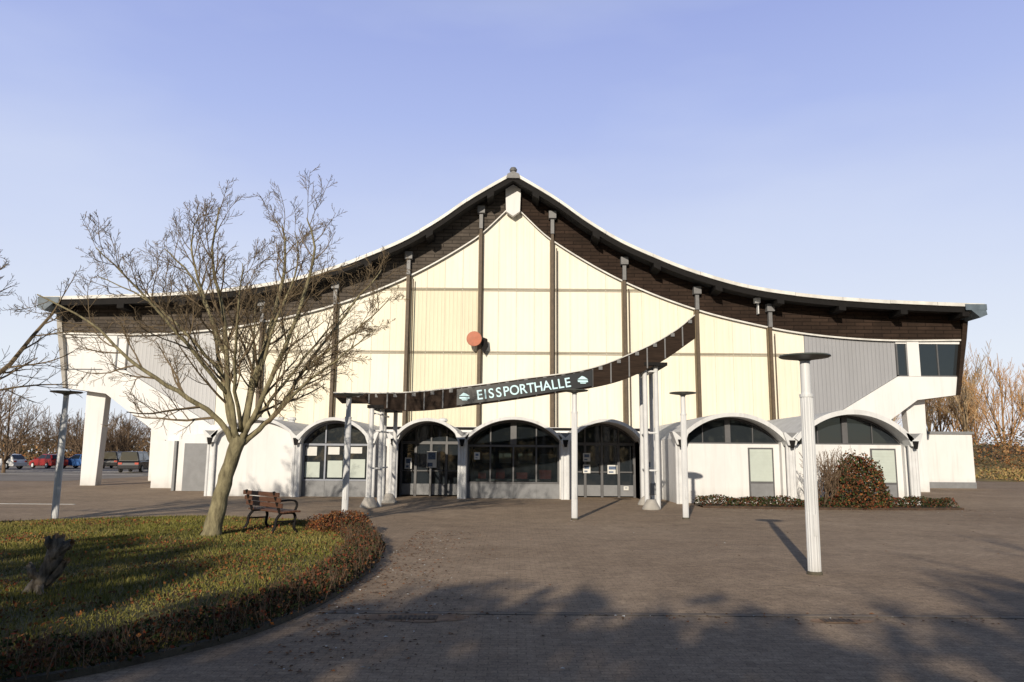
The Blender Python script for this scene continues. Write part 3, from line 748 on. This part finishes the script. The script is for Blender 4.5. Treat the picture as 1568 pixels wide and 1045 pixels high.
# ------------------------------------------------------------------ LAWN ISLAND
isl=[(-3.5,5.6),(-2.85,6.35),(-2.4,7.15),(-2.15,8.15),(-2.02,9.5),(-2.02,11.5),(-2.3,13.8),(-2.7,15.3),(-3.25,16.6),(-4.1,18.0),(-5.1,18.9),(-7.8,19.8),(-9.6,19.2),(-12,17.8),(-16,15),(-20,10),(-18,4.5),(-10,3.2),(-5.5,4.2)]
def closed(pts,n=4):
    m=len(pts); out=[]
    for i in range(m):
        p0,p1,p2,p3=[Vector(pts[(i+k)%m]) for k in(-1,0,1,2)]
        for k in range(n):
            t=k/n; q=0.5*((2*p1)+(p2-p0)*t+(2*p0-5*p1+4*p2-p3)*t*t+(-p0+3*p1-3*p2+p3)*t**3); out.append((q.x,q.y))
    return out
isc=closed(isl)
cen=Vector((-9,11.5))
def inset(pts,d):
    out=[];m=len(pts)
    for i in range(m):
        a=Vector(pts[i-1]);b=Vector(pts[(i+1)%m]);t=(b-a).normalized(); nrm=Vector((-t.y,t.x))
        if nrm.dot(cen-Vector(pts[i]))<0: nrm=-nrm
        q=Vector(pts[i])+nrm*d; out.append((q.x,q.y))
    return out
inn=inset(isc,0.07)
LI=empty('lawn_island',(-9,11.5,0))
def adoptL(o,P=LI):
    o.parent=P; o.matrix_parent_inverse=Matrix.Translation((9,-11.5,0)); return o
n=len(isc)
V=[(x,y,0) for x,y in isc]+[(x,y,0.06) for x,y in isc]+[(x,y,0.06) for x,y in inn]+[(x,y,0) for x,y in inn]
F=[(k*n+i,k*n+(i+1)%n,(k+1)*n+(i+1)%n,(k+1)*n+i) for k in range(3) for i in range(n)]
adoptL(mk('kerb_stones',V,F,M['kerb']))
adoptL(mk('turf',[(x,y,0.052) for x,y in inn],[tuple(range(n))],M['soil']))
def inside(x,y,P=inn):
    c=False; m=len(P); j=m-1
    for i in range(m):
        if (P[i][1]>y)!=(P[j][1]>y) and x<(P[j][0]-P[i][0])*(y-P[i][1])/(P[j][1]-P[i][1])+P[i][0]: c=not c
        j=i
    return c
V=[];F=[];fm=[]
cnt=0
while cnt<80000:
    y=4.2+15.6*random.random()**1.25; x=U(-16,-2)
    if x< -0.75*y-1.5 or not inside(x,y): continue
    h=U(0.02,0.06)*(1+0.6*mn.noise((x*0.7,y*0.7,0))); a=U(0,3.14); w=0.003+0.0005*y
    k=len(V); lx=U(-.035,.035); ly=U(-.035,.035)
    V+=[(x-w*math.cos(a),y-w*math.sin(a),0.05),(x+w*math.cos(a),y+w*math.sin(a),0.05),(x+lx,y+ly,0.055+h)]
    F.append((k,k+1,k+2)); fm.append(1 if random.random()<0.25+0.6*mn.noise((x*0.5,y*0.5,5)) else 0); cnt+=1
adoptL(mk('grass_blades',V,F,[M['grassA'],M['grassB']],None,fm=fm,recalc=False))
def lf():
    while True:
        y=U(5,19.5); x=U(-15,-2.1)
        if inside(x,y) and mn.noise((x*0.6,y*0.6,9))+0.3*max(0,(x+6)/4)+U(-0.3,0.3)>0.15: return (x,y,0.075+U(0,0.04))
adoptL(leafmass('leaf_litter',lf,7500,0.024,[M['leafO'],M['leafB'],M['leafR']],None,[3,4,1.5]))
inh=inset(isc,0.30)
pth=[Vector(inh[i]) for i in range(0,40)]
hp=[p for p in pth if p.x>-4.3]
ext=[Vector((-10,3.6)),Vector((-7.5,3.85)),Vector((-5.4,4.5)),Vector((-4.2,5.2))]
hp=ext+hp
seglen=[(hp[i+1]-hp[i]).length for i in range(len(hp)-1)]
def hedge_s():
    i=random.choices(range(len(seglen)),seglen)[0]; t=random.random()
    p=hp[i].lerp(hp[i+1],t); h=0.24*(1+0.5*mn.noise((p.x*2,p.y*2,0))); r=0.32
    d=(hp[i+1]-hp[i]).normalized(); nn=Vector((-d.y,d.x))
    a=U(-1,1); off=a*r+U(-.06,.06); return (p.x+nn.x*off,p.y+nn.y*off,0.04+h*math.sqrt(max(0,1-a*a))*random.random()**0.5)
HG=leafmass('low_hedge',hedge_s,19000,0.022,[M['leafB'],M['leafR'],M['leafD'],M['leafG'],M['leafO']],None,[5,1.8,3,2,0.4])
random.seed(5)
g=G()
for _ in range(1800):
    p=Vector(hedge_s()); p.z=0.05; g.path([p,p+Vector((U(-.1,.1),U(-.1,.1),U(.14,.30)))],[0.005,0.002],3,cap=False)
mk('hedge_twigs',g.V,g.F,M['browntwig'],HG,recalc=False)
def blob(cx,cy,rx,ry,h,z0=0.05,pw=0.4):
    def f():
        while True:
            v=rv(1)
            if v.length<=1 and v.z>=0:
                r=(v.length**pw)/max(v.length,1e-3); v=v*r
                k=1+0.25*mn.noise(v*2.3+Vector((cx,cy,0)))+0.10*mn.noise(v*7)
                return (cx+v.x*rx*k,cy+v.y*ry*k,z0+v.z*h*k)
    return f
leafmass('copper_bush',blob(-3.6,16.3,0.72,0.6,0.42),3500,0.026,[M['leafO'],M['leafR'],M['leafB']],None,[2,2,5])

def bedcurve(t): return (6.35+8.6*t, 26.1-0.9*math.sin(t*3.0)*0.6)
bed=empty('planting_bed',(10.6,26,0))
def bs():
    t=random.random(); x,y=bedcurve(t); h=0.36*(1+0.4*mn.noise((x*1.5,y,0))); a=U(-1,1)
    return (x-10.6+U(-.05,.05),y-26+a*0.5,0.0+h*math.sqrt(1-a*a)*random.random()**0.4)
leafmass('clipped_hedge',bs,9000,0.036,[M['leafD'],M['leafR'],M['leafB'],M['leafG']],bed,[4,2.6,3,3])
g=G(); pts=[bedcurve(t) for t in lin(0,1,14)]
lo=[(x-10.6,y-26-0.75) for x,y in pts]
V=[];F=[]
for x,y in lo: V+=[(x,y,0),(x,y,0.07),(x,y+1.5,0.07)]
for i in range(len(lo)-1):
    F+=[(3*i,3*i+3,3*i+4,3*i+1),(3*i+1,3*i+4,3*i+5,3*i+2)]
mk('bed_soil',V,F,mat('bed_mulch',(0.07,0.045,0.03),0.95,0.4,6,bump=0.8),bed)
leafmass('round_shrub',blob(11.65,25.6,1.0,0.9,1.75,pw=0.5),9000,0.045,[M['leafR'],M['leafB'],M['leafD'],M['leafG'],M['leafO']],None,[2.6,3.5,2.2,3.4,1.3])
random.seed(9)
sh=empty('bare_shrub',(10.55,25.6,0)); g=G()
cs=dict(seg=[5,4,3],sides=[4,3,3],kids=[6,4],lr=[0.5,0.5],ang=(15,40),rr=0.6,rmin=0.006,wob=0.12,up=0.1,start=0.25)
for k in range(34):
    grow(g,Vector((U(-.4,.6),U(-.3,.3),0)),Vector((U(-.5,.5),U(-.5,.5),1)),U(1.2,1.8),0.014,0,cs)
mk('stems',g.V,g.F,M['browntwig'],sh,recalc=False)

# ------------------------------------------------------------------ BENCH
bx,by=-5.2,16.1
ang=math.atan2(-0.72,0.70)
BE=empty('park_bench',(bx,by,0.05),ang)
g=G()
for k,yy in enumerate((0.10,0.20,0.30,0.40)): g.box(-0.8,0.8,yy-0.04,yy+0.04,0.42-0.01*(k==0),0.455-0.01*(k==0))
for k,(yy,z) in enumerate(((0.02,0.56),(-0.02,0.67),(-0.06,0.78))): g.box(-0.8,0.8,yy-0.018,yy+0.018,z-0.045,z+0.045)
g.obj('slats',M['slat'],BE,bev=0.006)
g=G()
for x in (-0.62,0.62):
    for dx in(-0.02,0.02):
        xx=x+dx
        g.path(smooth_path([(xx,0.48,0),(xx,0.40,0.12),(xx,0.42,0.30),(xx,0.36,0.40),(xx,0.10,0.40),(xx,0.05,0.46),(xx,-0.085,0.84)],[0.022]*7,3,0.001)[0],[0.022]*19,6)
        g.path(smooth_path([(xx,-0.10,0),(xx,-0.02,0.14),(xx,0.0,0.28),(xx,0.10,0.40)],[0.022]*4,3,0.001)[0],[0.022]*10,6)
        g.path(smooth_path([(xx,-0.03,0.64),(xx,0.25,0.66),(xx,0.42,0.63),(xx,0.44,0.52),(xx,0.38,0.41)],[0.018]*5,3,0.001)[0],[0.018]*13,6)
        g.path([(xx,0.0,0.24),(xx,0.41,0.24)],[0.014,0.014],6)
g.obj('cast_iron_frames',M['dark'],BE)

# ------------------------------------------------------------------ TREE STUMP / WEATHERED LOG
random.seed(2)
ST=empty('weathered_tree_stump',(-5.32,9.0,0.04))
g=G(); ge=G()
def limb(pts,rad,n=16,brk=True):
    p,r=smooth_path(pts,rad,6,0.004); b=len(g.V); g.path(p,r,n,cap=False)
    m=len(p)
    for i in range(b,len(g.V)):
        v=Vector(g.V[i]); row=(i-b)//n; k=(i-b)%n
        ridge=0.013*math.sin(k*2.4+row*0.25)+mn.noise(Vector((v.x*16,v.y*16,v.z*5)))*0.026+mn.noise(v*34)*0.008
        c=p[row]; o=(v-c); 
        if o.length>1e-4: v=v+o.normalized()*ridge
        if brk and row==m-1: v=v+(p[-1]-p[-2]).normalized()*U(-0.01,0.055)   # splintered end
        g.V[i]=(v.x,v.y,v.z)
    last=[g.V[b+(m-1)*n+k] for k in range(n)]
    q=len(ge.V); ge.V+=last+[tuple(p[-1]-(p[-1]-p[-2]).normalized()*0.03)]
    ge.F+=[(q+k,q+(k+1)%n,q+n) for k in range(n)]
limb([(-0.20,0,-0.05),(-0.17,0,0.06),(-0.08,0,0.20),(0.0,0,0.36),(0.03,0.02,0.48),(0.04,0.02,0.63)],[0.12,0.085,0.072,0.08,0.075,0.06])
limb([(0.00,0,0.36),(0.07,-0.03,0.46),(0.15,-0.02,0.53),(0.21,0,0.57)],[0.07,0.055,0.045,0.032])
limb([(0.03,0,0.50),(-0.03,-0.02,0.57),(-0.06,-0.02,0.62)],[0.05,0.035,0.025])
limb([(-0.10,-0.02,0.17),(-0.17,-0.06,0.25),(-0.21,-0.06,0.31)],[0.05,0.036,0.026])
limb([(-0.10,0.02,0.10),(0.0,0.03,0.17),(0.09,0.04,0.27),(0.15,0.03,0.36)],[0.06,0.05,0.04,0.028])
limb([(-0.12,-0.03,0.08),(-0.05,-0.08,0.03),(0.03,-0.12,-0.03)],[0.05,0.045,0.03])
g.obj('wood',M['wood'],ST,smooth=True); ge.obj('broken_ends',M['woodend'],ST)

# ------------------------------------------------------------------ CARS
def car(x,y,rz,col,kind='hatch'):
    e=empty('parked_car',(x,y,0.008),rz)
    pm=mat('car_paint',col,0.25,0.03,2,spec=0.6)
    w=0.86
    low=[(-2.1,0.30),(-2.12,0.62),(-2.05,0.86),(-1.9,0.93),(-1.0,0.97),(0.95,0.95),(1.75,0.80),(2.05,0.66),(2.1,0.42),(2.05,0.27)]
    if kind=='van': cab=[(-2.05,0.93),(-1.98,1.75),(0.6,1.78),(1.35,0.95)]
    else: cab=[(-1.95,0.92),(-1.55,1.40),(-0.9,1.47),(0.05,1.46),(1.0,0.94)]
    def lay(poly,yy0,yy1,name,m):
        n=len(poly); V=[(a,-yy0 if b<1 else -yy1,b) for a,b in poly]+[(a,yy0 if b<1 else yy1,b) for a,b in poly]
        F=[tuple(range(n)),tuple(range(2*n-1,n-1,-1))]+[(i,n+i,n+(i+1)%n,(i+1)%n) for i in range(n)]
        o=mk(name,V,F,m,e); b=o.modifiers.new('b','BEVEL'); b.width=0.06; b.segments=3; b.limit_method='ANGLE'; return o
    lay(low,w,w,'body',pm); lay(cab,w-0.05,w-0.22,'cabin',pm)
    g=G()
    for sg in(-1,1):
        for (a0,a1,b0,b1) in ([(-1.7,-0.75,-1.42,-0.75),(-0.65,0.72,-0.65,0.1)] if kind!='van' else [(-0.6,1.05,-0.6,0.5),(-1.9,-0.8,-1.88,-0.8)]):
            z0,z1=(1.0,1.38) if kind!='van' else (1.02,1.6)
            f=lambda z:(w-0.05)+(-0.17)*((z-0.93)/((1.46 if kind!='van' else 1.77)-0.93))+0.012
            k=len(g.V); g.V+=[(a0,sg*f(z0),z0),(a1,sg*f(z0),z0),(b1,sg*f(z1),z1),(b0,sg*f(z1),z1)]; g.F.append((k,k+1,k+2,k+3))
    (xa,za),(xb,zb)=cab[-2],cab[-1]
    k=len(g.V); g.V+=[(xb-0.04,-0.7,zb+0.05),(xb-0.04,0.7,zb+0.05),(xa+0.09,0.58,za-0.04),(xa+0.09,-0.58,za-0.04)]; g.F.append((k,k+1,k+2,k+3))
    (xa,za),(xb,zb)=cab[1],cab[0]
    k=len(g.V); g.V+=[(xb-0.0,-0.7,zb+0.08),(xb-0.0,0.7,zb+0.08),(xa-0.06,0.58,za-0.03),(xa-0.06,-0.58,za-0.03)]; g.F.append((k,k+1,k+2,k+3))
    g.obj('windows',M['glass'],e)
    for i,(wx,wy) in enumerate([(-1.3,-0.8),(1.3,-0.8),(-1.3,0.8),(1.3,0.8)]):
        g=G(); g.lathe([(0.05,-0.1),(0.30,-0.1),(0.32,-0.06),(0.32,0.06),(0.30,0.1),(0.05,0.1)],20)
        o=g.obj('tyre_%d'%i,M['rubber'],e); o.rotation_euler=(math.radians(90),0,0); o.location=(wx,wy,0.32)
        g=G(); g.lathe([(0.02,-0.115),(0.19,-0.115),(0.2,0.115),(0.02,0.115)],14); o=g.obj('rim_%d'%i,M['whitemetal'],e); o.rotation_euler=(math.radians(90),0,0); o.location=(wx,wy,0.32)
    g=G(); g.box(2.04,2.10,-0.75,-0.45,0.58,0.72); g.box(2.04,2.10,0.45,0.75,0.58,0.72); g.obj('headlights',M['paper'],e)
    g=G(); g.box(-2.13,-2.08,-0.8,-0.5,0.68,0.84); g.box(-2.13,-2.08,0.5,0.8,0.68,0.84); g.obj('tail_lights',M['red'],e)
    g=G(); g.box(0.75,0.9,-1.0,-0.84,0.98,1.1); g.box(0.75,0.9,0.84,1.0,0.98,1.1); g.obj('mirrors',pm,e)
car(-49.5,74,math.radians(170),(0.7,0.7,0.7))
car(-48.0,79,math.radians(150),(0.3,0.02,0.02))
car(-45.3,80,math.radians(165),(0.06,0.16,0.42))
car(-42.6,82,math.radians(100),(0.02,0.02,0.022),'van')
car(-40.2,85,math.radians(95),(0.05,0.05,0.055),'van')
car(-32.5,66,math.radians(100),(0.03,0.03,0.035),'van')
e=empty('yellow_container',(-38.5,78,0.008)); g=G(); g.box(-0.6,0.6,-0.6,0.6,0.1,1.3); g.prism([(-0.66,1.3),(0.66,1.3),(0.5,1.55),(-0.5,1.55)],-0.66,0.66); g.obj('body',mat('yellow_paint',(0.6,0.5,0.03),0.5),e,bev=0.04); g=G(); g.box(-0.5,0.5,-0.5,0.5,0,0.1); g.obj('base',M['dark'],e)
e=empty('parking_sign',(-24.75,36,0)); g=G(); g.path([(0,0,0),(0,0,2.9)],[0.035,0.035],10); g.obj('post',M['postgrey'],e)
g=G(); g.box(-0.32,0.32,-0.06,-0.04,2.25,2.89); g.obj('panel_border',M['paper'],e); g=G(); g.box(-0.29,0.29,-0.068,-0.0605,2.28,2.86); g.obj('panel',mat('sign_blue',(0.02,0.09,0.45),0.4),e)
cu=bpy.data.curves.new('letter_P','FONT'); cu.body='P'; cu.size=0.6; cu.align_x='CENTER'; cu.materials.append(M['paper']); o=bpy.data.objects.new('letter_P',cu); link(o); o.parent=e; o.location=(0,-0.072,2.36); o.rotation_euler=(math.radians(90),0,0)
e=empty('utility_box',(-15.6,35.6,0)); g=G(); g.box(-0.12,0.12,-0.1,0.1,1.0,1.5); g.box(-0.04,0.04,-0.04,0.04,0,1.0); g.box(-0.14,0.14,-0.12,0.12,1.5,1.54); g.obj('cabinet',M['dark'],e)

# ------------------------------------------------------------------ BACKGROUND VEGETATION
cb=dict(seg=[5,4,4],sides=[5,3,3],kids=[9,7],lr=[0.5,0.5],ang=(15,42),rr=0.6,rmin=0.016,wob=0.10,up=0.12,start=0.15)
bgm=[tree_mesh('bg_tree%d'%i,12,0.45,cb,M['birch'] if i==1 else M['goldtwig'],10,0.13,0.15,40+i) for i in range(3)]
cb2=dict(cb); cb2['ang']=(25,55); cb2['up']=0.07
bgd=[tree_mesh('bg_dark_tree%d'%i,10,0.75,cb2,M['browntwig'],10,0.14,0.2,60+i) for i in range(3)]
random.seed(21)
# grassy bank rising behind the right end of the plaza
V=[];F=[]; nx,ny=24,8
def bank(x,y):
    t=max(0,min(1,(y-58)/26)); s=max(0,min(1,(x-36)/10)); t=t*t*(3-2*t)
    return 0.02+3.2*t*s*(1+0.2*mn.noise((x*0.1,y*0.1,0)))
for j in range(ny+1):
    for i in range(nx+1):
        x=36+i*70/nx; y=58+j*60/ny; V.append((x,y,bank(x,y)))
for j in range(ny):
    for i in range(nx):
        a=j*(nx+1)+i; F.append((a,a+1,a+nx+2,a+nx+1))
mk('grass_bank',V,F,mat('golden_grass',(0.22,0.17,0.06),0.95,0.35,0.5,bump=0.8,bscale=4,col2=(0.36,0.28,0.12)),smooth=True)
def scatter(name,meshes,items,z=None):
    e=empty(name,(items[0][0],items[0][1],0))
    for k,(x,y,s) in enumerate(items):
        o=bpy.data.objects.new('tree_%d'%k,random.choice(meshes)); link(o); o.parent=e
        o.location=(x-items[0][0],y-items[0][1],(z(x,y) if z else 0)); o.rotation_euler=(0,0,U(0,6.28)); o.scale=(s*U(.9,1.2),s*U(.9,1.2),s)
items=[(U(44,95),U(66,104),U(0.65,1.05)) for _ in range(80)]
scatter('birch_thicket',bgm,items,bank)
def scrub(x0,x1,y0,y1,h,z=None):
    def f():
        x=U(x0,x1); y=U(y0,y1); hh=h*(1+0.5*mn.noise((x*0.15,y*0.15,2))+0.35*mn.noise((x*0.6,y*0.6,2)))
        return (x,y,hh*random.random()**0.8+(z(x,y) if z else 0))
    return f
leafmass('russet_scrub',scrub(41,92,62,72,3.0,bank),26000,0.10,[M['goldtwig'],M['browntwig'],M['leafO'],M['leafG'],M['leafB']],None,[3,4,2,1.2,2])
leafmass('tall_dry_grass',scrub(38,90,58,63,0.8,bank),14000,0.10,[M['straw'],M['goldtwig'],M['grassB']],None,[3,2,2])
items=[(U(-66,-42),U(88,120),U(0.6,0.9)) for _ in range(20)]+[(U(-42,-20),U(105,130),U(0.5,0.75)) for _ in range(16)]
scatter('bare_tree_row',bgd,items)
scatter('car_park_trees',bgd,[(-43.0,60,0.95),(-40.6,61,0.8),(-47.5,66,1.1),(-44,96,0.9),(-36,92,0.8),(-52,60,1.0)])
leafmass('distant_scrub',scrub(-110,60,118,128,3.4),18000,0.24,[M['browntwig'],M['goldtwig'],M['leafD']],None,[5,3,2])
leafmass('car_park_hedge',scrub(-95,-22,90,93,1.5),12000,0.09,[M['leafB'],M['goldtwig'],M['leafD'],M['leafO']],None,[4,2,2,3])
leafmass('horizon_woods',scrub(-420,420,270,300,7),16000,0.9,[M['browntwig'],M['bark2'],M['leafD']],None,[4,3,2])

# ------------------------------------------------------------------ LIGHT, SKY, CAMERA
EL=math.radians(18.0); AZ=math.radians(15)
sd=bpy.data.lights.new('sun','SUN'); sd.energy=4.7; sd.angle=math.radians(0.55); sd.color=(1.0,0.885,0.72)
so=bpy.data.objects.new('sun',sd); link(so)
d=Vector((math.sin(AZ)*math.cos(EL),math.cos(AZ)*math.cos(EL),-math.sin(EL)))
so.rotation_euler=d.to_track_quat('-Z','Y').to_euler(); so.location=(-20,-60,30)
w=bpy.data.worlds.new('World'); S.world=w; w.use_nodes=True; nt=w.node_tree; N=nt.nodes; L=nt.links
bg=N['Background']; sky=N.new('ShaderNodeTexSky'); sky.sky_type='NISHITA'; sky.sun_disc=False; sky.sun_elevation=EL; sky.sun_rotation=math.pi+AZ
sky.air_density=1.0; sky.dust_density=0.3; sky.ozone_density=2.5
tc=N.new('ShaderNodeTexCoord'); sp=N.new('ShaderNodeSeparateXYZ'); L.new(tc.outputs['Generated'],sp.inputs[0])
hz=N.new('ShaderNodeValToRGB'); e=hz.color_ramp.elements
e[0].position=0.0; e[0].color=(0.86,0.89,0.94,1); e[1].position=0.62; e[1].color=(0.31,0.39,0.71,1)
for pos,c in ((0.12,(0.80,0.86,0.96)),(0.27,(0.63,0.71,0.94)),(0.42,(0.44,0.53,0.88)),(0.52,(0.36,0.44,0.81))):
    k=e.new(pos); k.color=c+(1,)
L.new(sp.outputs['Z'],hz.inputs['Fac'])
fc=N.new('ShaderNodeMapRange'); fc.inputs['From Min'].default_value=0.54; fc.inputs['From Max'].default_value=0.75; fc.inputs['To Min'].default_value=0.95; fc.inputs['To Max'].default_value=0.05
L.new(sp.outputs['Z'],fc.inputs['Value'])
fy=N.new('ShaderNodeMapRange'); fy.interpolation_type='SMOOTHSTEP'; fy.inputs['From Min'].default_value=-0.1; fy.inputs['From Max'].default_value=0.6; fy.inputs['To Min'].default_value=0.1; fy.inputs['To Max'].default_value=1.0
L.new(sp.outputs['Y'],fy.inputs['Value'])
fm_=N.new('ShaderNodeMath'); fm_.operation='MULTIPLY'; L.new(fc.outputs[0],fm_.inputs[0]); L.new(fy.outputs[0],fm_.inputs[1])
SK=0.07
sc=N.new('ShaderNodeVectorMath'); sc.operation='SCALE'; sc.inputs['Scale'].default_value=1/SK
mp=N.new('ShaderNodeMapping'); mp.inputs['Scale'].default_value=(1.0,1.0,3.5); mp.inputs['Rotation'].default_value=(0.1,0.2,0)
L.new(tc.outputs['Generated'],mp.inputs[0]); no=N.new('ShaderNodeTexNoise'); no.inputs['Scale'].default_value=1.6; no.inputs['Detail'].default_value=5; no.inputs['Roughness'].default_value=0.5
L.new(mp.outputs[0],no.inputs['Vector'])
cf=N.new('ShaderNodeMapRange'); cf.inputs['From Min'].default_value=0.45; cf.inputs['From Max'].default_value=0.8; cf.inputs['To Max'].default_value=0.35
L.new(no.outputs['Fac'],cf.inputs['Value'])
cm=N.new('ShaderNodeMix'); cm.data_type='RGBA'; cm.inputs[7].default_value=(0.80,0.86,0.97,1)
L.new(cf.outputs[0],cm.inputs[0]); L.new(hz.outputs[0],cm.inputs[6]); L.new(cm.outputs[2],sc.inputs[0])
mx=N.new('ShaderNodeMix'); mx.data_type='RGBA'
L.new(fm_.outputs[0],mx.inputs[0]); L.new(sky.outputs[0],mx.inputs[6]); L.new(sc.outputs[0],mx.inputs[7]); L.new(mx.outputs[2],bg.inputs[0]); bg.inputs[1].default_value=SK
cd=bpy.data.cameras.new('camera'); cd.sensor_width=36; cd.lens=26.4; cd.clip_end=2000; cd.clip_start=0.05
co=bpy.data.objects.new('camera',cd); link(co)
co.matrix_world=Matrix.Translation((0,0,1.65))@Matrix.Rotation(math.radians(98.7),4,'X')@Matrix.Rotation(math.radians(0.45),4,'Z')
S.camera=co
S.view_settings.view_transform='Standard'; S.view_settings.look='None'; S.view_settings.exposure=0
